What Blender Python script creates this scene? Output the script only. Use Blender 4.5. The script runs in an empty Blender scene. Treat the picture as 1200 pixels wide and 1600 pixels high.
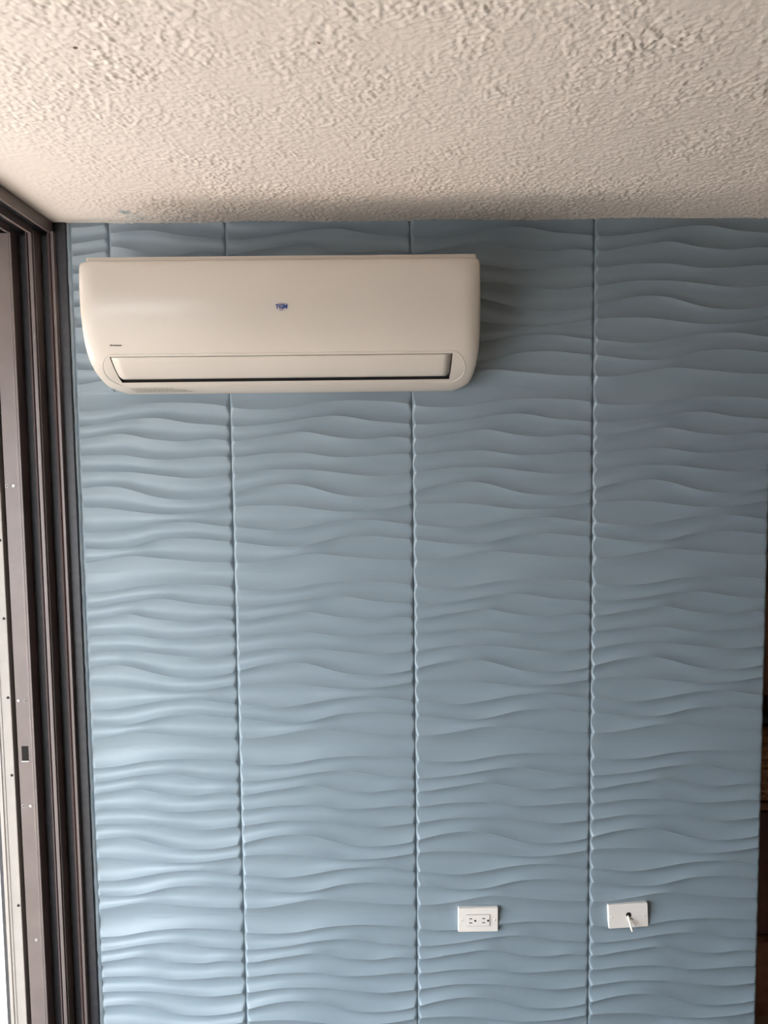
import bpy, bmesh, math, random
import numpy as np
from mathutils import Matrix, Vector

random.seed(7)
rng = np.random.default_rng(11)
scene = bpy.context.scene
COL = scene.collection

# ------------------------------------------------------------------ camera
cam_data = bpy.data.cameras.new('camera')
cam = bpy.data.objects.new('camera', cam_data)
COL.objects.link(cam)
PIT, YAW, ROL = -0.0759, 0.0121, -0.0124
fwd = Vector((math.sin(YAW) * math.cos(PIT), math.cos(YAW) * math.cos(PIT), math.sin(PIT)))
right = Vector((math.cos(YAW), -math.sin(YAW), 0))
up = right.cross(fwd)
r2 = math.cos(ROL) * right + math.sin(ROL) * up
u2 = -math.sin(ROL) * right + math.cos(ROL) * up
m = Matrix((r2, u2, -fwd)).transposed().to_4x4()
m.translation = Vector((-0.1065, -2.1333, 1.823))
cam.matrix_world = m
cam_data.sensor_fit = 'VERTICAL'
cam_data.sensor_height = 36.0
cam_data.lens = 36.0 * 1202.0 / 1600.0
cam_data.clip_start = 0.02
scene.camera = cam

# ------------------------------------------------------------------ world, sun, exposure
world = bpy.data.worlds.new('sky')
scene.world = world
world.use_nodes = True
bg = world.node_tree.nodes['Background']
bg.inputs['Color'].default_value = (0.90, 0.96, 1.0, 1)
bg.inputs['Strength'].default_value = 13.0

sun_data = bpy.data.lights.new('sun', 'SUN')
sun_data.energy = 190.0
sun_data.color = (1.0, 0.95, 0.92)
sun_data.angle = math.radians(0.6)
sun = bpy.data.objects.new('sun', sun_data)
COL.objects.link(sun)
SUN_DIR = Vector((-0.46, -0.30, -0.83))
sun.rotation_euler = SUN_DIR.to_track_quat('-Z', 'Y').to_euler()

portal_data = bpy.data.lights.new('door_portal', 'AREA')
portal_data.shape = 'RECTANGLE'
portal_data.size = 3.1
portal_data.size_y = 2.4
portal_data.cycles.is_portal = True
portal = bpy.data.objects.new('door_portal', portal_data)
COL.objects.link(portal)
portal.matrix_world = Matrix(((0, 0, -1, -1.19), (1, 0, 0, -1.6), (0, -1, 0, 1.22), (0, 0, 0, 1)))

scene.view_settings.view_transform = 'Standard'
scene.view_settings.look = 'None'
scene.view_settings.gamma = 1.0
scene.view_settings.use_curve_mapping = False
scene.view_settings.exposure = -0.1
scene.cycles.use_denoising = True
scene.cycles.max_bounces = 10
scene.cycles.diffuse_bounces = 7
scene.cycles.sample_clamp_indirect = 8.0


# ------------------------------------------------------------------ materials
def material(name, color, rough=0.5, metal=0.0, spec=0.5, noise=None, bump=None, coat=0.0):
    mt = bpy.data.materials.new(name)
    mt.use_nodes = True
    nt = mt.node_tree
    b = nt.nodes['Principled BSDF']
    b.inputs['Base Color'].default_value = (*color, 1)
    b.inputs['Roughness'].default_value = rough
    b.inputs['Metallic'].default_value = metal
    b.inputs['Specular IOR Level'].default_value = spec
    b.inputs['Coat Weight'].default_value = coat
    tc = nt.nodes.new('ShaderNodeNewGeometry')
    if noise:                                   # (scale, other colour, detail, amount)
        n = nt.nodes.new('ShaderNodeTexNoise')
        n.inputs['Scale'].default_value = noise[0]
        n.inputs['Detail'].default_value = noise[2]
        nt.links.new(tc.outputs['Position'], n.inputs['Vector'])
        r = nt.nodes.new('ShaderNodeMapRange')
        r.inputs['From Min'].default_value = 0.35
        r.inputs['From Max'].default_value = 0.7
        r.inputs['To Max'].default_value = noise[3]
        nt.links.new(n.outputs['Fac'], r.inputs['Value'])
        mx = nt.nodes.new('ShaderNodeMix')
        mx.data_type = 'RGBA'
        mx.inputs['A'].default_value = (*color, 1)
        mx.inputs['B'].default_value = (*noise[1], 1)
        nt.links.new(r.outputs['Result'], mx.inputs['Factor'])
        nt.links.new(mx.outputs['Result'], b.inputs['Base Color'])
    if bump:                                    # (scale, strength, distance)
        n = nt.nodes.new('ShaderNodeTexNoise')
        n.inputs['Scale'].default_value = bump[0]
        n.inputs['Detail'].default_value = 3
        nt.links.new(tc.outputs['Position'], n.inputs['Vector'])
        bp = nt.nodes.new('ShaderNodeBump')
        bp.inputs['Strength'].default_value = bump[1]
        bp.inputs['Distance'].default_value = bump[2]
        nt.links.new(n.outputs['Fac'], bp.inputs['Height'])
        nt.links.new(bp.outputs['Normal'], b.inputs['Normal'])
    return mt


M = {}
M['blue'] = material('blue_wall_paint', (0.235, 0.30, 0.352), 0.40, spec=0.6,
                     noise=(3.0, (0.224, 0.287, 0.338), 3, 0.8), bump=(160, 0.12, 0.0006))
def joint_caulk(mt):
    nt = mt.node_tree
    b = nt.nodes['Principled BSDF']
    old = b.inputs['Normal'].links[0].from_socket
    geo = nt.nodes.new('ShaderNodeNewGeometry')
    sep = nt.nodes.new('ShaderNodeSeparateXYZ')
    nt.links.new(geo.outputs['Position'], sep.inputs[0])
    pp = nt.nodes.new('ShaderNodeMath')
    pp.operation = 'PINGPONG'
    pp.inputs[1].default_value = 0.25
    nt.links.new(sep.outputs['Z'], pp.inputs[0])
    mr = nt.nodes.new('ShaderNodeMapRange')
    mr.inputs['From Min'].default_value = 0.0015
    mr.inputs['From Max'].default_value = 0.006
    mr.inputs['To Min'].default_value = 1
    mr.inputs['To Max'].default_value = 0
    nt.links.new(pp.outputs[0], mr.inputs['Value'])
    nz = nt.nodes.new('ShaderNodeTexNoise')
    nz.inputs['Scale'].default_value = 210
    nz.inputs['Detail'].default_value = 3
    nt.links.new(geo.outputs['Position'], nz.inputs['Vector'])
    n2 = nt.nodes.new('ShaderNodeTexNoise')
    n2.inputs['Scale'].default_value = 9
    nt.links.new(geo.outputs['Position'], n2.inputs['Vector'])
    m2 = nt.nodes.new('ShaderNodeMapRange')
    m2.inputs['From Min'].default_value = 0.45
    m2.inputs['From Max'].default_value = 0.6
    nt.links.new(n2.outputs['Fac'], m2.inputs['Value'])
    k1 = nt.nodes.new('ShaderNodeMath')
    k1.operation = 'MULTIPLY'
    nt.links.new(mr.outputs['Result'], k1.inputs[0])
    nt.links.new(m2.outputs['Result'], k1.inputs[1])
    k2 = nt.nodes.new('ShaderNodeMath')
    k2.operation = 'MULTIPLY'
    nt.links.new(k1.outputs[0], k2.inputs[0])
    nt.links.new(nz.outputs['Fac'], k2.inputs[1])
    bp = nt.nodes.new('ShaderNodeBump')
    bp.inputs['Strength'].default_value = 0.7
    bp.inputs['Distance'].default_value = 0.002
    nt.links.new(k2.outputs[0], bp.inputs['Height'])
    nt.links.new(old, bp.inputs['Normal'])
    nt.links.new(bp.outputs['Normal'], b.inputs['Normal'])


joint_caulk(M['blue'])
M['plaster'] = material('cream_plaster', (0.80, 0.755, 0.70), 0.75, bump=(90, 0.5, 0.004))
M['plain_white'] = material('brown_wall_paint', (0.16, 0.125, 0.10), 0.7, bump=(200, 0.1, 0.001))
M['plastic'] = material('white_plastic', (0.58, 0.535, 0.485), 0.25, spec=0.5, bump=(420, 0.04, 0.0003))
M['chassis'] = material('cream_plastic', (0.56, 0.515, 0.465), 0.45)
M['recess'] = material('dark_plastic', (0.035, 0.032, 0.032), 0.6)
M['logo_blue'] = material('logo_blue', (0.02, 0.05, 0.22), 0.35)
M['print_dark'] = material('print_dark', (0.06, 0.06, 0.065), 0.5)
M['print_grey'] = material('print_grey', (0.20, 0.21, 0.185), 0.6)
M['outlet'] = material('outlet_plastic', (0.80, 0.755, 0.72), 0.35)
M['slot'] = material('slot_dark', (0.02, 0.018, 0.018), 0.8, spec=0.1)
M['wire'] = material('wire_white', (0.82, 0.79, 0.70), 0.4)
M['steel'] = material('screw_steel', (0.55, 0.54, 0.52), 0.4, metal=0.8)
M['bronze'] = material('bronze_aluminium', (0.15, 0.123, 0.118), 0.42, metal=0.25,
                       noise=(14, (0.125, 0.102, 0.098), 4, 0.8), bump=(260, 0.06, 0.0005))
M['bronze_dark'] = material('dark_aluminium', (0.023, 0.024, 0.031), 0.45, metal=0.1,
                            noise=(55, (0.05, 0.05, 0.058), 5, 0.5), bump=(200, 0.08, 0.0006))
M['felt'] = material('brown_weather_strip', (0.07, 0.042, 0.04), 0.8)
M['cream_metal'] = material('cream_aluminium', (0.34, 0.31, 0.29), 0.45, metal=0.05, noise=(20, (0.30, 0.275, 0.255), 4, 0.7))  # sky light on the outer jamb put into this paler colour
M['caulk'] = material('painted_caulk', (0.27, 0.345, 0.41), 0.55, noise=(30, (0.42, 0.46, 0.48), 4, 0.5), bump=(90, 0.5, 0.003))
M['floor'] = material('tan_floor_tile', (0.22, 0.155, 0.10), 0.4, noise=(4, (0.18, 0.125, 0.08), 4, 1.0))
M['balcony'] = material('pale_bounce_strip', (0.66, 0.575, 0.53), 0.6, noise=(6, (0.6, 0.5, 0.4), 4, 1.0))  # for the added strip that bounces sun up to the ceiling
M['balcony_tile'] = material('pale_balcony_tile', (0.66, 0.57, 0.48), 0.6, noise=(6, (0.6, 0.51, 0.42), 4, 1.0))
M['concrete'] = material('concrete', (0.6, 0.57, 0.52), 0.8, noise=(5, (0.5, 0.47, 0.43), 4, 1.0))
M['ground'] = material('dark_ground', (0.03, 0.03, 0.03), 0.9, noise=(0.4, (0.04, 0.039, 0.037), 5, 1.0))  # kept this dark to hold back bounced light
M['wood'] = material('brown_wood', (0.30, 0.15, 0.09), 0.45, noise=(30, (0.2, 0.095, 0.055), 6, 1.0))
M['wood_dark'] = material('dark_wood', (0.13, 0.06, 0.042), 0.5, noise=(30, (0.09, 0.04, 0.03), 6, 1.0))
M['black'] = material('black_lacquer', (0.012, 0.011, 0.011), 0.4)
M['wicker'] = material('wicker', (0.48, 0.25, 0.13), 0.6, noise=(120, (0.16, 0.07, 0.035), 3, 1.0))


def glass_material():
    mt = bpy.data.materials.new('clear_glass')
    mt.use_nodes = True
    nt = mt.node_tree
    nt.nodes.remove(nt.nodes['Principled BSDF'])
    tr = nt.nodes.new('ShaderNodeBsdfTransparent')
    tr.inputs['Color'].default_value = (0.9, 0.93, 0.92, 1)
    gl = nt.nodes.new('ShaderNodeBsdfGlossy')
    gl.inputs['Roughness'].default_value = 0.02
    fr = nt.nodes.new('ShaderNodeFresnel')
    mx = nt.nodes.new('ShaderNodeMixShader')
    nt.links.new(fr.outputs[0], mx.inputs[0])
    nt.links.new(tr.outputs[0], mx.inputs[1])
    nt.links.new(gl.outputs[0], mx.inputs[2])
    nt.links.new(mx.outputs[0], nt.nodes['Material Output'].inputs['Surface'])
    return mt


M['glass'] = glass_material()


def ceiling_material():
    mt = material('stippled_ceiling', (0.80, 0.745, 0.685), 0.75, bump=(420, 0.35, 0.0012))
    nt = mt.node_tree
    b = nt.nodes['Principled BSDF']
    geo = nt.nodes.new('ShaderNodeNewGeometry')
    nz = nt.nodes.new('ShaderNodeTexNoise')
    nz.inputs['Scale'].default_value = 90
    nz.inputs['Detail'].default_value = 3
    nt.links.new(geo.outputs['Position'], nz.inputs['Vector'])
    off = nt.nodes.new('ShaderNodeVectorMath')
    off.operation = 'MULTIPLY_ADD'
    off.inputs[1].default_value = (0.010, 0.010, 0)
    nt.links.new(nz.outputs['Color'], off.inputs[0])
    flat = nt.nodes.new('ShaderNodeVectorMath')
    flat.operation = 'MULTIPLY'
    flat.inputs[1].default_value = (1, 1, 0)
    nt.links.new(geo.outputs['Position'], flat.inputs[0])
    nt.links.new(flat.outputs[0], off.inputs[2])
    # large uneven tint of the old paint
    n2 = nt.nodes.new('ShaderNodeTexNoise')
    n2.inputs['Scale'].default_value = 2.2
    n2.inputs['Detail'].default_value = 4
    nt.links.new(geo.outputs['Position'], n2.inputs['Vector'])
    mx = nt.nodes.new('ShaderNodeMix')
    mx.data_type = 'RGBA'
    mx.inputs['A'].default_value = (0.72, 0.665, 0.62, 1)
    mx.inputs['B'].default_value = (0.69, 0.63, 0.58, 1)
    nt.links.new(n2.outputs['Fac'], mx.inputs['Factor'])
    cur = mx.outputs['Result']
    # paint smudge and two dark marks: (x, y, radius, colour)
    for x, y, r, c, a in ((-0.738, -0.098, 0.017, (0.16, 0.25, 0.29), 0.75), (-0.72, -0.06, 0.03, (0.45, 0.52, 0.52), 0.35),
                          (-0.556, -0.897, 0.0046, (0.05, 0.03, 0.02), 1.0), (-0.527, -0.893, 0.0026, (0.16, 0.09, 0.06), 0.9),
                          (-0.183, -0.91, 0.0026, (0.12, 0.06, 0.04), 0.9)):
        d = nt.nodes.new('ShaderNodeVectorMath')
        d.operation = 'DISTANCE'
        d.inputs[1].default_value = (x + 0.006, y + 0.006, 0)
        nt.links.new(off.outputs[0], d.inputs[0])
        mr = nt.nodes.new('ShaderNodeMapRange')
        mr.inputs['From Min'].default_value = r * 0.6
        mr.inputs['From Max'].default_value = r * 1.15
        mr.inputs['To Min'].default_value = a
        mr.inputs['To Max'].default_value = 0
        nt.links.new(d.outputs['Value'], mr.inputs['Value'])
        mm = nt.nodes.new('ShaderNodeMix')
        mm.data_type = 'RGBA'
        nt.links.new(mr.outputs['Result'], mm.inputs['Factor'])
        nt.links.new(cur, mm.inputs['A'])
        mm.inputs['B'].default_value = (*c, 1)
        cur = mm.outputs['Result']
    nt.links.new(cur, b.inputs['Base Color'])
    return mt


M['ceiling'] = ceiling_material()


# ------------------------------------------------------------------ helpers
def link(name, me, mat, parent=None, loc=None, smooth=False):
    o = bpy.data.objects.new(name, me)
    COL.objects.link(o)
    if mat is not None and not me.materials:
        me.materials.append(mat)
    if loc is not None:
        o.location = loc
    if parent is not None:
        o.parent = parent
    if smooth:
        for p in me.polygons:
            p.use_smooth = True
    return o


def bm_to_mesh(bm, name):
    bmesh.ops.recalc_face_normals(bm, faces=bm.faces)
    me = bpy.data.meshes.new(name)
    bm.to_mesh(me)
    bm.free()
    return me


def add_box(bm, x0, x1, y0, y1, z0, z1, bevel=0.0, seg=2):
    t = bmesh.new()
    vs = [t.verts.new((x, y, z)) for x in (x0, x1) for y in (y0, y1) for z in (z0, z1)]
    for f in ((0, 1, 3, 2), (4, 6, 7, 5), (0, 4, 5, 1), (2, 3, 7, 6), (0, 2, 6, 4), (1, 5, 7, 3)):
        t.faces.new([vs[i] for i in f])
    bmesh.ops.recalc_face_normals(t, faces=t.faces)
    if bevel > 0:
        bmesh.ops.bevel(t, geom=list(t.edges), offset=bevel, segments=seg, affect='EDGES', profile=0.5)
    tmp = bpy.data.meshes.new('tmp')
    t.to_mesh(tmp)
    t.free()
    bm.from_mesh(tmp)
    bpy.data.meshes.remove(tmp)


def box(name, ext, mat, parent=None, bevel=0.0, smooth=False):
    bm = bmesh.new()
    add_box(bm, *ext, bevel=bevel)
    return link(name, bm_to_mesh(bm, name), mat, parent, smooth=smooth)


def disc_cyl(bm, c, axis, r, h, n=16, r_top=None):
    """cylinder from c along axis by h"""
    axis = Vector(axis).normalized()
    q = axis.to_track_quat('Z', 'Y').to_matrix().to_4x4()
    q.translation = Vector(c) + axis * h / 2
    bmesh.ops.create_cone(bm, cap_ends=True, segments=n, radius1=r, radius2=r if r_top is None else r_top, depth=h, matrix=q)


def tube(pts, r, n=8, closed=False):
    bm = bmesh.new()
    pts = [Vector(p) for p in pts]
    rings = []
    N = len(pts)
    for i, p in enumerate(pts):
        a = pts[(i - 1) % N] if (closed or i > 0) else pts[i]
        b = pts[(i + 1) % N] if (closed or i < N - 1) else pts[i]
        t = (b - a).normalized()
        ref = Vector((0, 1, 0)) if abs(t.y) < 0.9 else Vector((1, 0, 0))
        s = t.cross(ref).normalized()
        w = s.cross(t).normalized()
        rings.append([bm.verts.new(p + r * (math.cos(k * 2 * math.pi / n) * s + math.sin(k * 2 * math.pi / n) * w)) for k in range(n)])
    for i in range(N if closed else N - 1):
        A, B = rings[i], rings[(i + 1) % N]
        for k in range(n):
            bm.faces.new((A[k], A[(k + 1) % n], B[(k + 1) % n], B[k]))
    if not closed:
        bm.faces.new(rings[0])
        bm.faces.new(rings[-1])
    return bm


def tag(o, label=None, cat=None, group=None, kind=None):
    if label:
        o['label'] = label
    if cat:
        o['category'] = cat
    if group:
        o['group'] = group
    if kind:
        o['kind'] = kind
    return o


def empty(name, loc=(0, 0, 0)):
    o = bpy.data.objects.new(name, None)
    COL.objects.link(o)
    o.location = loc
    o.empty_display_size = 0.05
    return o


H = 2.451            # ceiling height
XL = -0.924          # left end of the panelled wall
XR = 0.996           # free right end of the panelled wall

# ------------------------------------------------------------------ the room shell
wall_back = box('wall_back', (XL, XR, 0.002, 0.115, 0.0, H), M['blue'])
tag(wall_back, 'wall faced with blue painted wave relief panels under the stippled ceiling', 'wall', kind='structure')
floor = box('floor', (-1.2, 6.0, -6.0, 3.5, -0.12, 0.0), M['floor'])
tag(floor, 'tan tiled floor of the room', 'floor', kind='structure')
ceiling = box('ceiling', (-0.957, 6.0, -6.0, 3.5, H, H + 0.15), M['ceiling'])
tag(ceiling, 'cream stippled ceiling above the blue wall', 'ceiling', kind='structure')
tag(box('wall_right', (6.0, 6.12, -6.0, 3.5, 0, H), M['plain_white']), 'plain brown wall on the right of the room', 'wall', kind='structure')
tag(box('wall_front', (-1.2, 6.0, -6.12, -6.0, 0, H), M['plain_white']), 'plain brown wall behind the camera', 'wall', kind='structure')
tag(box('wall_rear', (-1.2, 6.0, 3.5, 3.62, 0, H), M['plain_white']), 'brown wall of the space beyond the blue wall', 'wall', kind='structure')
tag(box('wall_left', (-1.2, -0.957, -6.0, -3.22, 0, H), M['plain_white']), 'plain brown wall past the sliding door', 'wall', kind='structure')
tag(box('wall_outer', (-1.2, -0.957, 0.115, 3.5, 0, H), M['plain_white']), 'outer wall behind the sliding door frame', 'wall', kind='structure')

# ------------------------------------------------------------------ ceiling stipple (real relief)
def stipple():
    st = 0.0024
    x0, x1, y0, y1 = -0.957, 1.36, -1.19, 0.0015
    nx = int((x1 - x0) / st) + 1
    ny = int((y1 - y0) / st) + 1
    fx = np.fft.fftfreq(nx, st)[:, None]
    fy = np.fft.fftfreq(ny, st)[None, :]
    fr = np.sqrt(fx ** 2 + fy ** 2)

    def band(f0, w):
        n = np.fft.fft2(rng.standard_normal((nx, ny)))
        g = np.exp(-((fr - f0) / w) ** 2)
        r = np.real(np.fft.ifft2(n * g))
        return r / r.std()

    def low(f0):
        n = np.fft.fft2(rng.standard_normal((nx, ny)))
        r = np.real(np.fft.ifft2(n * np.exp(-(fr / f0) ** 2)))
        return r / r.std()
    c = low(7)
    d = low(40)

    def splats(per_m2, sigma):
        imp = (rng.random((nx, ny)) < per_m2 * st * st) * (0.35 + rng.random((nx, ny)))
        g = np.exp(-2 * (math.pi * sigma * fr) ** 2)
        return np.real(np.fft.ifft2(np.fft.fft2(imp) * g)) * (2 * math.pi * sigma * sigma / st / st)
    h = splats(11000, 0.0024) + 0.55 * splats(24000, 0.0015)
    h = (1 - np.exp(-1.25 * np.clip(h, 0, None))) * (1 + 0.12 * d)
    amp = np.clip(0.72 + 0.16 * c, 0.25, 1.1)
    X = x0 + np.arange(nx) * (x1 - x0) / (nx - 1)
    Y = y0 + np.arange(ny) * (y1 - y0) / (ny - 1)
    XX, YY = np.meshgrid(X, Y, indexing='ij')
    # trowelled smooth by the door corner
    smooth = np.clip((XX + 0.93) / 0.16, 0.05, 1) * np.clip(1.0 - 0.8 * np.exp(-(((XX + 0.80) / 0.10) ** 2 + ((YY + 0.42) / 0.07) ** 2)), 0, 1)
    edge = np.minimum.reduce([(XX - x0) / 0.02, (x1 - XX) / 0.05, (YY - y0) / 0.05, np.ones_like(XX)])
    h = 0.0034 * h * amp * np.clip(smooth, 0.05, 1) * np.clip(edge, 0, 1)
    co = np.stack([XX, YY, H - 0.0012 - h], -1).reshape(-1, 3).astype(np.float32)
    i = np.arange(nx - 1)[:, None] * ny + np.arange(ny - 1)[None, :]
    q = np.stack([i, i + 1, i + ny + 1, i + ny], -1).reshape(-1).astype(np.int32)
    me = bpy.data.meshes.new('stipple_coat')
    nf = len(q) // 4
    me.vertices.add(len(co))
    me.vertices.foreach_set('co', co.ravel())
    me.loops.add(len(q))
    me.loops.foreach_set('vertex_index', q)
    me.polygons.add(nf)
    me.polygons.foreach_set('loop_start', np.arange(nf, dtype=np.int32) * 4)
    me.polygons.foreach_set('use_smooth', np.ones(nf, dtype=bool))
    me.update(calc_edges=True)
    me.validate()
    return me


st = link('stipple_coat', stipple(), M['ceiling'], ceiling)
tag(st, kind='stuff')

# ------------------------------------------------------------------ wave relief panels
# ten crest lines of the 0.5 m tile, as Fourier series: metres below the tile's top edge
CREST = np.array([
    [0.0406, 0.0047, 0.0101, -0.0010, 0.0010, 0.0003, 0.0003, 0.0001, 0.0005],
    [0.0862, 0.0120, 0.0037, -0.0011, -0.0004, 0.0000, 0.0008, 0.0005, 0.0003],
    [0.1287, 0.0063, -0.0066, 0.0000, 0.0048, 0.0008, 0.0003, 0.0011, 0.0008],
    [0.1786, 0.0000, -0.0059, 0.0011, 0.0029, 0.0005, 0.0000, 0.0004, 0.0007],
    [0.2266, 0.0039, -0.0099, -0.0006, -0.0004, 0.0001, 0.0004, 0.0000, 0.0005],
    [0.2781, 0.0031, -0.0200, 0.0007, 0.0012, -0.0001, -0.0008, 0.0001, 0.0000],
    [0.3251, -0.0051, -0.0094, -0.0002, 0.0004, -0.0004, -0.0001, -0.0002, 0.0000],
    [0.3712, 0.0030, 0.0123, -0.0006, -0.0008, 0.0001, -0.0008, 0.0000, -0.0003],
    [0.4166, -0.0007, 0.0131, -0.0005, -0.0023, 0.0002, 0.0001, -0.0002, -0.0005],
    [0.4643, 0.0103, -0.0016, -0.0010, 0.0021, -0.0003, -0.0002, 0.0000, 0.0005]])
RIDGE = 0.0126
SUB = 8


def crest_lines(u):
    a = [1.0]
    for k in range(1, 5):
        a += [math.cos(2 * math.pi * k * u), math.sin(2 * math.pi * k * u)]
    c = CREST @ np.array(a)
    return np.concatenate([[c[-1] - 0.5], c, [c[0] + 0.5]])


def panel_mesh(u0=0.0, u1=1.0, v0=0.0, v1=0.5, shift=0.0):
    """tile mesh in local metres: x from the tile's left edge, z down from its top edge, relief towards -y"""
    W = 0.5
    e = 0.009
    us = [u0 * W + k * e for k in (0.06, 0.25, 0.5, 0.75, 1.0, 1.25, 1.55)]
    a, b = u0 * W + 2 * e, u1 * W - 2 * e
    n = max(2, int((b - a) / 0.0125))
    xs = us + [a + (b - a) * i / n for i in range(n + 1)] + [u1 * W - (x - u0 * W) for x in reversed(us)]
    bm = bmesh.new()
    cols = []
    for x in xs:
        C = crest_lines((x / W) % 1.0) + shift
        ed = min(x - u0 * W, u1 * W - x)
        col = []
        for i in range(len(C) - 1):
            s = C[i + 1] - C[i]
            d = min(0.255 * s, RIDGE - 0.0005)
            for k in range(SUB):
                # finer next to the crests
                tt = 0.5 - 0.5 * math.cos(math.pi * k / SUB)
                v = min(max(C[i] + s * tt, v0), v1)
                tt = (v - C[i]) / s
                tt = min(max(tt, 0.0), 1.0)
                h = RIDGE - d * 4 * tt * (1 - tt)
                h += 0.0008
                q = 1.45 * ed / h
                h *= q / (1 + q ** 6) ** (1 / 6)            # the relief runs out in a V at the side edges
                col.append((bm.verts.new((x, -(0.0004 + h), -v)), k == 0 and v0 < v < v1))
        cols.append(col)
    R = len(cols[0])
    for a, b in zip(cols[:-1], cols[1:]):
        for j in range(R - 1):
            if a[j][0].co.z - a[j + 1][0].co.z < 1e-7 and b[j][0].co.z - b[j + 1][0].co.z < 1e-7:
                continue
            f = bm.faces.new((a[j][0], a[j + 1][0], b[j + 1][0], b[j][0]))
            f.smooth = True
    for a, b in zip(cols[:-1], cols[1:]):
        for j in range(R):
            if a[j][1] and b[j][1]:
                ed = bm.edges.get((a[j][0], b[j][0]))
                if ed:
                    ed.smooth = False
    for ed in bm.edges:
        if len(ed.link_faces) == 1:
            ed.smooth = False
    # closing skirt back to the wall on the outer border
    border = [ed for ed in bm.edges if len(ed.link_faces) == 1]
    r = bmesh.ops.extrude_edge_only(bm, edges=border)
    for g in r['geom']:
        if isinstance(g, bmesh.types.BMVert):
            g.co.y = 0.0015
    loose = [v for v in bm.verts if not v.link_faces]
    bmesh.ops.delete(bm, geom=loose, context='VERTS')
    bmesh.ops.remove_doubles(bm, verts=bm.verts, dist=1e-6)
    bmesh.ops.recalc_face_normals(bm, faces=bm.faces)
    me = bpy.data.meshes.new('wall_panel')
    bm.to_mesh(me)
    bm.free()
    me.materials.append(M['blue'])
    return me


FULL = panel_mesh()
VTOP = 2.5 - H + 0.001                    # the top row is cut by the ceiling
TOP = panel_mesh(v0=VTOP)
LEFT_U = 0.164                              # left column cut at the door frame
LEFT = panel_mesh(u0=LEFT_U)
RIGHT = panel_mesh(u1=0.99)
RIGHT_TOP = panel_mesh(u1=0.99, v0=VTOP)
CUT = 0.374
LEFT_TOP_A = panel_mesh(u0=LEFT_U, u1=CUT, v0=VTOP, shift=0.012)
LEFT_TOP_B = panel_mesh(u0=CUT, v0=VTOP)
for row, zt in enumerate((2.5, 2.0, 1.5, 1.0, 0.5)):
    for c, xo in enumerate((-1.0, -0.5, 0.0, 0.5)):
        if c == 0:
            parts = [LEFT_TOP_A, LEFT_TOP_B] if row == 0 else [LEFT]
        elif c == 3:
            parts = [RIGHT_TOP] if row == 0 else [RIGHT]
        else:
            parts = [TOP] if row == 0 else [FULL]
        for me in parts:
            link('wall_panel', me, None, wall_back, (xo, 0.0015, zt))

# painted caulk bead between the panels and the door frame, ragged towards the floor
bm = bmesh.new()
prev = None
zs = [H - 0.002 - i * 0.02 for i in range(int(H / 0.02))]
for z in zs:
    j = 0.0012 * rng.standard_normal()
    w = 0.0 if z > 0.62 else 0.003
    ring = [bm.verts.new((-0.9243, 0.0, z)), bm.verts.new((-0.9243, -0.007 + j * 0.6, z)),
            bm.verts.new((-0.9215 + j * 0.5, -0.0075 + j * 0.6, z)), bm.verts.new((-0.9165 + j * 0.6 + w, -0.003, z)), bm.verts.new((-0.915 + w, 0.001, z))]
    if prev:
        for a in range(4):
            bm.faces.new((prev[a], prev[a + 1], ring[a + 1], ring[a]))
    prev = ring
bead = link('caulk_bead', bm_to_mesh(bm, 'caulk_bead'), M['caulk'], wall_back, smooth=True)

# ------------------------------------------------------------------ sliding door frame (left)
door = empty('door_1', (-1.05, -1.6, 0))
tag(door, 'dark bronze aluminium sliding door frame beside the blue wall', 'door', kind='structure')
DP = Matrix.Translation((1.05, 1.6, 0))


def dpart(name, ext, mat, parent=None, bevel=0.0012):
    o = box(name, ext, mat, None, bevel)
    o.data.transform(DP)
    o.parent = parent or door
    return o


ZT = 2.418
# jamb standing against the end of the blue wall
dpart('jamb_flange', (-0.957, -0.9245, -0.014, 0.10, 0, H - 0.001), M['bronze_dark'], bevel=0.002)
dpart('jamb_back', (-1.20, -0.957, 0.012, 0.10, 0, H - 0.001), M['bronze_dark'])
# fins that part the tracks: (x0, x1, front, material)
for x0, x1, y, mat in ((-0.9575, -0.9505, -0.030, 'bronze'), (-0.962, -0.9585, -0.024, 'felt'), (-0.9685, -0.963, -0.026, 'felt'),
                       (-1.0085, -0.9995, -0.050, 'bronze'), (-0.9985, -0.9962, -0.045, 'bronze'), (-1.0125, -1.0095, -0.044, 'bronze_dark'), (-1.0175, -1.0135, -0.046, 'felt'),
                       (-1.0595, -1.0541, -0.050, 'bronze'), (-1.0664, -1.0608, -0.047, 'bronze')):
    dpart('track_fin', (x0, x1, y, 0.014, 0, ZT + 0.004), M[mat], bevel=0.001)
dpart('channel_liner', (-0.9955, -0.9695, -0.006, 0.014, 0, ZT), M['bronze_dark'])
dpart('channel_liner', (-1.0535, -1.018, -0.008, 0.014, 0, ZT), M['bronze_dark'])
strike = dpart('strike_jamb', (-1.109, -1.0675, -0.034, 0.014, 0, ZT), M['bronze'], bevel=0.0015)
gap = dpart('channel_liner', (-1.1205, -1.110, -0.012, 0.014, 0, ZT), M['bronze_dark'])
outer = dpart('outer_jamb', (-1.166, -1.1205, -0.036, 0.10, 0, ZT), M['cream_metal'], bevel=0.0015)
rib1 = dpart('outer_rib', (-1.158, -1.155, -0.0385, -0.034, 0, ZT), M['cream_metal'], outer, 0.0008)
rib2 = dpart('outer_rib', (-1.149, -1.147, -0.0375, -0.034, 0, ZT), M['cream_metal'], outer, 0.0006)


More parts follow.
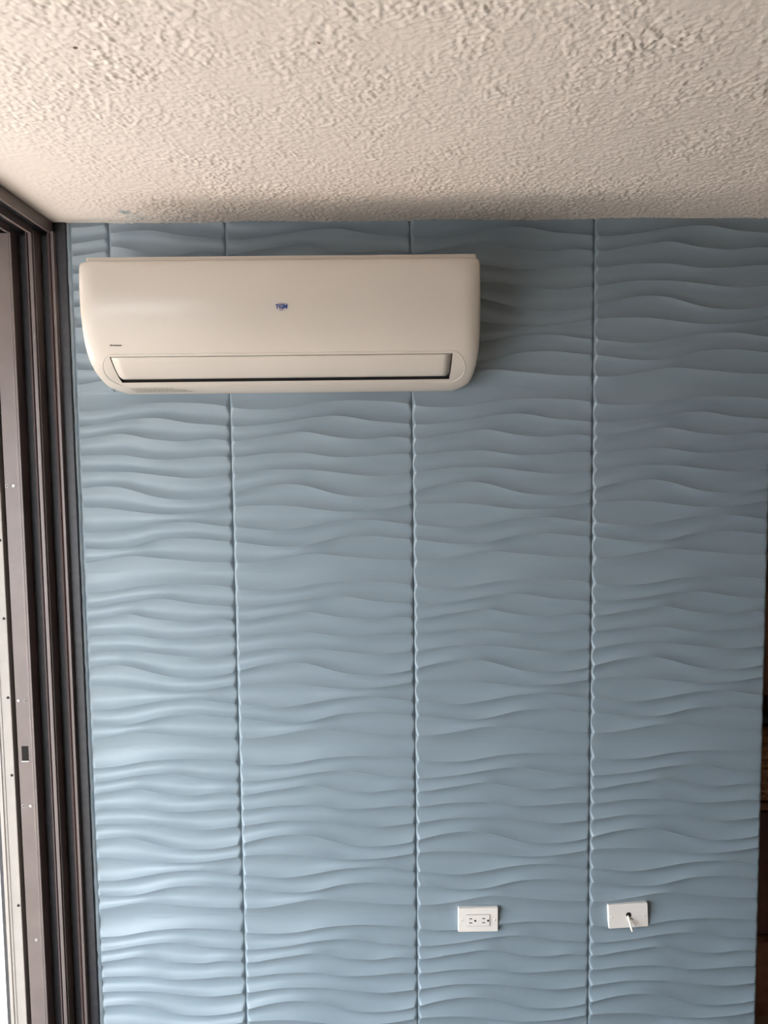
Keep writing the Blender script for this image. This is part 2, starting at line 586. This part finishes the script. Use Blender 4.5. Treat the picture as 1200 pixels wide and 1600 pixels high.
def screw(parent, x, y, z, hole=False, r=0.0042, mat='steel'):
    bm = bmesh.new()
    disc_cyl(bm, (x, y, z), (0, -1, 0), r, 0.0016, 14, r * 0.8)
    bm.transform(DP)
    s = link('screw', bm_to_mesh(bm, 'screw'), M[mat], parent)
    bm = bmesh.new()
    disc_cyl(bm, (x, y - 0.0014, z), (0, -1, 0), r * (0.62 if hole else 0.3), 0.0006, 10)
    bm.transform(DP)
    link('screw_recess', bm_to_mesh(bm, 'screw_recess'), M['slot'], s)


for x, z, h in ((-1.105, 1.748, True), (-1.087, 1.748, False), (-1.102, 1.153, False), (-1.083, 1.152, True),
                (-1.102, 0.852, True), (-1.083, 0.851, False), (-1.085, 0.458, False)):
    screw(strike, x + 0.0018, -0.034, z, h)
for z in (1.60, 1.384, 1.162, 0.941, 0.562, 0.204):
    screw(outer, -1.1283, -0.036, z, True, 0.0042, 'print_dark')
hole = dpart('lock_slot', (-1.0985, -1.080, -0.0347, -0.030, 0.981, 1.023), M['slot'], strike, 0.0002)
dpart('slot_lip', (-1.0995, -1.0795, -0.0356, -0.033, 0.9785, 0.981), M['steel'], strike, 0.0003)

# head of the frame, running towards the camera
dpart('head_rail', (-1.20, -0.9585, -3.22, 0.012, ZT + 0.012, H - 0.001), M['bronze_dark'])
dpart('head_face', (-0.9630, -0.9570, -3.22, -0.015, ZT, H - 0.001), M['bronze'], bevel=0.001)
for x0, x1, dz, mat in ((-0.9685, -0.9640, 0.004, 'bronze_dark'), (-1.0085, -0.9995, -0.006, 'bronze'), (-0.9985, -0.9962, 0.0, 'bronze'), (-1.0175, -1.0135, 0.004, 'bronze_dark'),
                        (-1.0595, -1.0541, -0.006, 'bronze'), (-1.0664, -1.0608, -0.003, 'bronze'), (-1.109, -1.0675, 0.004, 'bronze'), (-1.166, -1.1205, -0.004, 'cream_metal')):
    dpart('head_fin', (x0, x1, -3.22, -0.052, ZT + dz, ZT + 0.014), M[mat], bevel=0.001)
# sill and far jamb
dpart('sill', (-1.20, -0.936, -3.22, 0.0, 0.0, 0.012), M['bronze'])
for x0, x1 in ((-1.0045, -0.9935), (-1.0545, -1.047), (-1.1125, -1.105)):
    dpart('sill_track', (x0, x1, -3.22, -0.052, 0.012, 0.03), M['bronze'])
dpart('far_jamb', (-1.20, -0.9575, -3.26, -3.20, 0, H - 0.001), M['bronze_dark'])
# the leaf slid open at the far end
leaf = empty('sliding_leaf', (0, 0, 0))
leaf.parent = door
for n_, ext in (('stile', (-1.045, -1.008, -3.19, -3.12, 0.03, ZT - 0.01)), ('stile', (-1.045, -1.008, -2.27, -2.20, 0.03, ZT - 0.01)),
                ('rail', (-1.045, -1.008, -3.12, -2.27, 0.03, 0.11)), ('rail', (-1.045, -1.008, -3.12, -2.27, ZT - 0.07, ZT - 0.01))):
    dpart(n_, ext, M['bronze_dark'], leaf)
dpart('pane', (-1.029, -1.024, -3.12, -2.27, 0.11, ZT - 0.07), M['glass'], leaf, 0.0)

# ------------------------------------------------------------------ ground outside, with unseen parts that shape the light
tag(box('sky_block_roof', (-2.8, -0.957, -6.2, 3.6, H + 0.001, H + 0.2), M['concrete']), 'unseen concrete roof overhang drawn out to cut sky light indoors', 'roof', kind='structure')  # unseen overhang, extended to keep sky light off the upper wall
tag(box('sky_block_beam', (-2.8, -2.62, -6.2, 3.6, 2.03, H), M['concrete']), 'unseen concrete beam added outside to block sky light', 'beam', kind='structure')  # unseen beam, added to lower the reach of the sky light
tag(box('balcony_floor', (-2.6, -1.2, -6.0, 3.5, -0.2, -0.03), M['balcony_tile']), 'pale tiled balcony floor outside the sliding door, its reach set to block steep light', 'floor', kind='structure')  # carried out this far to block steep light from the yard
tag(box('lower_wall', (-1.2, 6.0, -6.0, 3.5, -3.2, -0.121), M['concrete']), 'storey below the room', 'wall', kind='structure')
tag(box('bounce_strip', (-24, -1.2, -1.5, 0.9, -3.3, -3.18), M['balcony']), 'added pale strip in the yard below that bounces sun into the room', 'bounce_strip', kind='structure')  # added sun reflector, kept narrow so the ceiling is lit evenly
tag(box('ground', (-80, 60, -70, 70, -3.5, -3.2), M['ground']), 'ground below, darkened to hold back bounced light', 'ground', kind='structure')  # dark so that little sun bounces into the room

# ------------------------------------------------------------------ air conditioner
AXC, AW = -0.331, 0.4935
ac = empty('air_conditioner', (AXC, 0.0, 2.0))
tag(ac, 'white split air conditioner mounted high on the blue wave panel wall', 'air conditioner')
PROF = [(2.3020, 0.192), (2.3015, 0.2005), (2.2985, 0.2065), (2.293, 0.2095), (2.283, 0.2115), (2.265, 0.2140), (2.245, 0.2155), (2.22, 0.2160), (2.19, 0.2145),
        (2.165, 0.2110), (2.14, 0.2060), (2.12, 0.1995), (2.10, 0.1905), (2.085, 0.1810), (2.0730, 0.1710), (2.060, 0.1575), (2.048, 0.1420), (2.036, 0.1230),
        (2.026, 0.1030), (2.0170, 0.0810), (2.009, 0.0640), (2.001, 0.0430), (1.995, 0.0230), (1.992, 0.0060)]
PZ = np.array([p[0] for p in PROF])
PD = np.array([p[1] for p in PROF])
ARC = np.concatenate([[0], np.cumsum(np.hypot(np.diff(PZ), np.diff(PD)))])


def prof_z(z):
    return float(np.interp(-z, -PZ, PD))


def hw(z):
    t = max(0.0, (2.095 - z) / 0.095)
    w = AW - 0.014 * t ** 3 - 0.034 * max(0.0, (2.014 - z) / 0.022) ** 2
    t2 = max(0.0, (z - 2.29) / 0.012)
    return w - 0.006 * t2 ** 2


def surf(x, z, dep=None):
    """point on the cover's outside for x (world) and height z"""
    d = prof_z(z) if dep is None else dep
    R, RY = 0.046, min(0.018, d * 0.75)
    w = hw(z)
    ax = abs(x - AXC) - (w - R)
    if ax > 0:
        ax = min(ax, R)
        d = d - RY + RY * math.sqrt(max(1 - (ax / R) ** 2, 0))
    return Vector((x - AXC, -d, z - 2.0))


LX0, LX1, LZ0, LZ1 = -0.7660, 0.0950, 2.0730, 2.0170       # louver opening
bm = bmesh.new()
grid = []
zlist = [p[0] for p in PROF]
for z, d in PROF:
    w = hw(z)
    R, RY = 0.046, min(0.018, d * 0.75)
    row = []
    for k in range(4):                                   # left side, wall to corner
        row.append((AXC - w, -(d - RY) * k / 4))
    for k in range(9):
        a = math.pi / 2 * k / 8
        row.append((AXC - w + R - R * math.cos(a), -(d - RY) - RY * math.sin(a)))
    fl, fr_ = AXC - w + R, AXC + w - R
    inner = [max(fl + 0.0005, LX0)] + [LX0 + (LX1 - LX0) * i / 10 for i in range(1, 10)] + [min(fr_ - 0.0005, LX1)]
    row += [(x, -d) for x in inner]
    for k in range(9):
        a = math.pi / 2 * (8 - k) / 8
        row.append((AXC + w - R + R * math.cos(a), -(d - RY) - RY * math.sin(a)))
    for k in range(3, -1, -1):
        row.append((AXC + w, -(d - RY) * k / 4))
    grid.append([bm.verts.new((x - AXC, y, z - 2.0)) for x, y in row])
i0, i1 = zlist.index(LZ0), zlist.index(LZ1)
c0, c1 = 13, 23
for i in range(len(grid) - 1):
    for j in range(len(grid[0]) - 1):
        if i0 <= i < i1 and c0 <= j < c1:
            continue
        bm.faces.new((grid[i][j], grid[i + 1][j], grid[i + 1][j + 1], grid[i][j + 1])).smooth = True
bm.faces.new(grid[0])
bm.faces.new(list(reversed(grid[-1])))
cover = link('front_cover', bm_to_mesh(bm, 'front_cover'), M['plastic'], ac)

# chassis rising behind the cover
box_bm = bmesh.new()
add_box(box_bm, -0.812 - AXC, 0.154 - AXC, -0.182, -0.0105, 0.15, 0.3155, 0.004)
link('chassis', bm_to_mesh(box_bm, 'chassis'), M['chassis'], ac)
box_bm = bmesh.new()
add_box(box_bm, -0.60 - AXC, -0.05 - AXC, -0.0105, -0.004, 0.05, 0.28)
link('mounting_plate', bm_to_mesh(box_bm, 'mounting_plate'), M['steel'], ac)

# air outlet: recessed box behind the louver
bm = bmesh.new()
rows = []
for z, d in [p for p in PROF if LZ1 <= p[0] <= LZ0]:
    rows.append([(x - AXC, -d, z - 2.0) for x in (LX0, LX1)])
N_IN = Vector((0, 0.6, 0.8)).normalized() * 0.022           # inwards, towards the wall and up
out_l = [Vector(r[0]) for r in rows]
out_r = [Vector(r[1]) for r in rows]
vo_l = [bm.verts.new(p) for p in out_l]
vo_r = [bm.verts.new(p) for p in out_r]
vi_l = [bm.verts.new(p + N_IN) for p in out_l]
vi_r = [bm.verts.new(p + N_IN) for p in out_r]
for k in range(len(rows) - 1):
    bm.faces.new((vo_l[k], vo_l[k + 1], vi_l[k + 1], vi_l[k]))
    bm.faces.new((vo_r[k], vi_r[k], vi_r[k + 1], vo_r[k + 1]))
    bm.faces.new((vi_l[k], vi_l[k + 1], vi_r[k + 1], vi_r[k]))
bm.faces.new((vo_l[0], vi_l[0], vi_r[0], vo_r[0]))
bm.faces.new((vo_l[-1], vo_r[-1], vi_r[-1], vi_l[-1]))
link('outlet_recess', bm_to_mesh(bm, 'outlet_recess'), M['recess'], ac)

# louver flap, closed, a hair inside the opening with a wider gap below
bm = bmesh.new()
zz = np.linspace(2.0712, 2.0235, 14)
fo, fi = [], []
lx0, lx1 = LX0 + 0.0028, LX1 - 0.0028
for i, z in enumerate(zz):
    d = prof_z(z) + 0.0004
    t = i / (len(zz) - 1)
    trim = 0.006 * max(0.0, (t - 0.8) / 0.2) ** 2.2
    fo.append([bm.verts.new((x - AXC, -d, z - 2.0)) for x in (lx0 + trim, lx0 + 0.02, AXC, lx1 - 0.02, lx1 - trim)])
    fi.append([bm.verts.new((v.co.x, v.co.y + 0.003, v.co.z + 0.004)) for v in fo[-1]])
for i in range(len(zz) - 1):
    for j in range(4):
        bm.faces.new((fo[i][j], fo[i + 1][j], fo[i + 1][j + 1], fo[i][j + 1])).smooth = True
        bm.faces.new((fi[i][j], fi[i][j + 1], fi[i + 1][j + 1], fi[i + 1][j])).smooth = True
    bm.faces.new((fo[i][0], fi[i][0], fi[i + 1][0], fo[i + 1][0]))
    bm.faces.new((fo[i][4], fo[i + 1][4], fi[i + 1][4], fi[i][4]))
for j in range(4):
    bm.faces.new((fo[0][j], fo[0][j + 1], fi[0][j + 1], fi[0][j]))
    bm.faces.new((fo[-1][j], fi[-1][j], fi[-1][j + 1], fo[-1][j + 1]))
link('louver', bm_to_mesh(bm, 'louver'), M['plastic'], ac)

# raised crease that runs round the outlet
def z_at(s):
    return float(np.interp(s, ARC, PZ))


s_top = float(np.interp(-2.0785, -PZ, ARC))
s_bot = float(np.interp(-2.0095, -PZ, ARC))
rad = (s_bot - s_top) / 2
sc_ = (s_bot + s_top) / 2
xl, xr = -0.757, 0.092
pts = []
for k in range(25):
    a = math.pi / 2 + math.pi * k / 24
    pts.append((xl + 0.60 * rad * math.cos(a), sc_ - rad * math.sin(a)))
for k in range(1, 24):
    pts.append((xl + (xr - xl) * k / 24, s_bot))
for k in range(25):
    a = -math.pi / 2 + math.pi * k / 24
    pts.append((xr + 0.60 * rad * math.cos(a), sc_ - rad * math.sin(a)))
for k in range(1, 24):
    pts.append((xr + (xl - xr) * k / 24, s_top))
P3 = [surf(x, z_at(s)) + Vector((0, 0.0004, 0)) for x, s in pts]
link('crease', bm_to_mesh(tube(P3, 0.0013, 8, True), 'crease'), M['plastic'], ac, smooth=True)


def text_mesh(body, size, offset=0.0, shear=0.0, extrude=0.0003, xscale=1.0):
    cu = bpy.data.curves.new('txt', 'FONT')
    cu.body = body
    cu.size = size
    cu.offset = offset
    cu.shear = shear
    cu.extrude = extrude
    cu.align_x = 'CENTER'
    cu.align_y = 'CENTER'
    cu.resolution_u = 3
    o = bpy.data.objects.new('txt', cu)
    COL.objects.link(o)
    dg = bpy.context.evaluated_depsgraph_get()
    me = bpy.data.meshes.new_from_object(o.evaluated_get(dg))
    bpy.data.objects.remove(o)
    bpy.data.curves.remove(cu)
    me.transform(Matrix.Diagonal((xscale, 1, 1, 1)))
    return me


UPRIGHT = Matrix.Rotation(math.radians(90), 4, 'X')


def place_text(name, me, mat, x, z, parent, lift=0.0009):
    d = prof_z(z)
    slope = (prof_z(z + 0.01) - prof_z(z - 0.01)) / 0.02
    me.transform(Matrix.Translation((x - AXC, -d - lift, z - 2.0)) @ Matrix.Rotation(math.atan(slope), 4, 'X') @ UPRIGHT)
    me.materials.clear()
    return link(name, me, mat, parent)


logo = place_text('logo', text_mesh('TGM', 0.0135, 0.0006, 0.12, xscale=1.02), M['logo_blue'], -0.3285, 2.1845, ac)
# ring swoosh round the middle letter
for nm, a0, a1, rx, rz, dx, dz in (('logo_arc', 25, 165, 0.0062, 0.0080, 0.0, 0.001), ('logo_arc', 215, 335, 0.0060, 0.0080, 0.0005, -0.001)):
    p = []
    for k in range(13):
        a = math.radians(a0 + (a1 - a0) * k / 12)
        p.append((-0.3295 - AXC + dx + rx * math.cos(a), -prof_z(2.1845) - 0.0007, 0.1845 + dz + rz * math.sin(a)))
    link(nm, bm_to_mesh(tube(p, 0.00055, 6), nm), M['logo_blue'], logo)
p = [(-0.3245 - AXC, -prof_z(2.191) - 0.0007, 0.1912), (-0.3155 - AXC, -prof_z(2.191) - 0.0007, 0.1917)]
link('logo_arc', bm_to_mesh(tube(p, 0.0004, 6), 'logo_arc'), M['logo_blue'], logo)
place_text('inverter_lettering', text_mesh('Dc Inverter', 0.0072, 0.0001, 0.2, xscale=0.86), M['print_dark'], -0.7435, 2.0985, ac)

# printed sticker lines under the outlet
bm = bmesh.new()
for li, (xa, xb, z) in enumerate(((-0.755, -0.640, 2.0045), (-0.750, -0.605, 2.0012), (-0.745, -0.592, 1.9980))):
    x = xa
    while x < xb:
        wl = random.uniform(0.004, 0.013)
        za, zb = z, z - 0.0013
        A, B = surf(x, za), surf(min(x + wl, xb), za)
        C_, D_ = surf(min(x + wl, xb), zb), surf(x, zb)
        o_ = Vector((0, -0.0005, -0.0009))
        bm.faces.new([bm.verts.new(q + o_) for q in (A, B, C_, D_)])
        x += wl + 0.0022
link('printed_notice', bm_to_mesh(bm, 'printed_notice'), M['print_grey'], ac)

# ------------------------------------------------------------------ outlet plates
def wall_plate(name, cx, cz, rot, label, cat):
    t = empty(name, (cx, 0, cz))
    t.rotation_euler = (0, rot, 0)
    tag(t, label, cat)
    return t


def plate_mesh(w, h, y0, y1, bev=0.0035):
    bm = bmesh.new()
    v = []
    for (a, b, y) in ((w, h, y0), (w, h, y1 + 0.0028), (w - 0.0016, h - 0.0016, y1 + 0.001), (w - bev, h - bev, y1)):
        ring = []
        rc = 0.002
        for sx, sz, s in ((1, 1, 0), (-1, 1, 90), (-1, -1, 180), (1, -1, 270)):
            for k in range(3):
                ang = math.radians(s + 45 * k)
                ring.append(bm.verts.new((sx * (a / 2 - rc) + rc * math.cos(ang), y, sz * (b / 2 - rc) + rc * math.sin(ang))))
        v.append(ring)
    for a, b in zip(v[:-1], v[1:]):
        for k in range(12):
            bm.faces.new((a[k], a[(k + 1) % 12], b[(k + 1) % 12], b[k]))
    bm.faces.new(v[-1])
    bm.faces.new(v[0])
    return bm_to_mesh(bm, 'plate')


def plate_screw(t, x, z, y):
    bm = bmesh.new()
    disc_cyl(bm, (x, y, z), (0, -1, 0), 0.0032, 0.0014, 14, 0.0022)
    s = link('screw', bm_to_mesh(bm, 'screw'), M['outlet'], t)
    bm = bmesh.new()
    add_box(bm, x - 0.0022, x + 0.0022, y - 0.0016, y - 0.0012, z - 0.0004, z + 0.0004)
    link('screw_slot', bm_to_mesh(bm, 'screw_slot'), M['slot'], s)


YP = -0.0155
o1 = wall_plate('power_outlet', 0.1762, 0.4785, math.radians(0.2), 'beige duplex power outlet lying sideways on the lower blue wall', 'outlet')
link('plate', plate_mesh(0.1155, 0.0715, -0.003, YP), M['outlet'], o1)
bm = bmesh.new()
add_box(bm, -0.0345, 0.0345, YP - 0.0002, YP + 0.002, -0.0178, 0.0178)
link('insert_gap', bm_to_mesh(bm, 'insert_gap'), M['print_grey'], o1)
bm = bmesh.new()
add_box(bm, -0.0332, 0.0332, YP - 0.0022, YP + 0.001, -0.0165, 0.0165, 0.001)
face = link('receptacle_face', bm_to_mesh(bm, 'receptacle_face'), M['outlet'], o1)
for sx in (-0.0215, 0.0155):
    for dz in (0.0062, -0.0062):
        bm = bmesh.new()
        add_box(bm, sx - 0.0043, sx + 0.0040, YP - 0.0026, YP - 0.0016, dz - 0.0012, dz + 0.0012)
        link('slot', bm_to_mesh(bm, 'slot'), M['slot'], face)
    bm = bmesh.new()
    disc_cyl(bm, (sx + 0.0125, YP - 0.0016, 0.0), (0, -1, 0), 0.0030, 0.001, 12)
    link('ground_hole', bm_to_mesh(bm, 'ground_hole'), M['slot'], face)
plate_screw(o1, -0.0480, 0, YP)
plate_screw(o1, 0.0480, 0, YP)

o2 = wall_plate('cable_plate', 0.6105, 0.482, math.radians(-2.6), 'beige blank plate with a dark hole and stub of cable on blue wall', 'wall plate')
link('plate', plate_mesh(0.1155, 0.0715, -0.003, YP), M['outlet'], o2)
bm = bmesh.new()
disc_cyl(bm, (0.001, YP + 0.001, 0.004), (0, -1, 0), 0.0078, 0.0014, 24)
link('cable_hole', bm_to_mesh(bm, 'cable_hole'), M['slot'], o2)
pp = []
for k in range(10):
    t = k / 9
    pp.append((-0.0015 + 0.004 * t, YP + 0.004 - 0.030 * t + 0.006 * t * t, 0.0015 - 0.030 * t ** 1.25))
cable = link('cable_stub', bm_to_mesh(tube(pp, 0.0034, 10), 'cable_stub'), M['wire'], o2, smooth=True)
bm = tube([pp[-1], (pp[-1][0] + 0.0006, pp[-1][1] - 0.004, pp[-1][2] - 0.004)], 0.0028, 10)
link('cable_tip', bm_to_mesh(bm, 'cable_tip'), M['plastic'], cable)
plate_screw(o2, -0.0480, 0, YP)
plate_screw(o2, 0.0480, 0, YP)

# ------------------------------------------------------------------ wooden shelf unit beyond the free end of the wall
shelf = empty('shelf_unit', (1.45, 0.40, 0))
tag(shelf, 'dark brown wooden shelf unit past the right end of the blue wall', 'shelf')


def spart(name, ext, mat, bevel=0.003):
    bm = bmesh.new()
    add_box(bm, *ext, bevel=bevel)
    bm.transform(Matrix.Translation((-1.45, -0.40, 0)))
    return link(name, bm_to_mesh(bm, name), M[mat], shelf)


spart('plinth', (1.06, 1.86, 0.20, 0.60, 0.0, 0.245), 'wood')
spart('back_panel', (1.06, 1.86, 0.40, 0.42, 0.99, 1.9), 'wood')
spart('back_panel', (1.06, 1.86, 0.58, 0.60, 0.245, 0.99), 'wood_dark')
spart('side_panel', (1.06, 1.08, 0.24, 0.58, 0.245, 0.69), 'wood_dark')
spart('side_panel', (1.06, 1.08, 0.42, 0.58, 0.69, 1.9), 'wood')
spart('side_panel', (1.84, 1.86, 0.24, 0.58, 0.245, 1.9), 'wood')
spart('shelf_board', (1.08, 1.84, 0.24, 0.58, 0.665, 0.69), 'wood')
spart('shelf_board', (1.06, 1.86, 0.20, 0.58, 0.965, 0.99), 'black')
spart('shelf_board', (1.08, 1.84, 0.24, 0.58, 1.45, 1.475), 'wood')
spart('door_panel', (1.085, 1.455, 0.235, 0.255, 0.25, 0.66), 'wood_dark')
spart('door_panel', (1.465, 1.835, 0.235, 0.255, 0.25, 0.66), 'wood_dark')
spart('top_board', (1.05, 1.87, 0.20, 0.60, 1.9, 1.93), 'wood')

bsk = empty('wicker_basket', (1.33, 0.40, 0.69))
tag(bsk, 'brown wicker basket on the shelf past the blue wall', 'basket')
bm = bmesh.new()
add_box(bm, -0.22, 0.22, -0.155, 0.15, 0.002, 0.25, 0.012)
link('basket_body', bm_to_mesh(bm, 'basket_body'), M['wicker'], bsk)
bm0 = bmesh.new()
for k in range(9):
    z = 0.018 + k * 0.027
    p = [(-0.222, -0.157, z), (0.222, -0.157, z), (0.222, 0.152, z), (-0.222, 0.152, z)]
    b2 = tube(p, 0.011, 6, True)
    tm = bpy.data.meshes.new('t')
    b2.to_mesh(tm)
    b2.free()
    bm0.from_mesh(tm)
    bpy.data.meshes.remove(tm)
wv = link('woven_strands', bm_to_mesh(bm0, 'woven_strands'), M['wicker'], bsk)
tag(wv, kind='stuff')
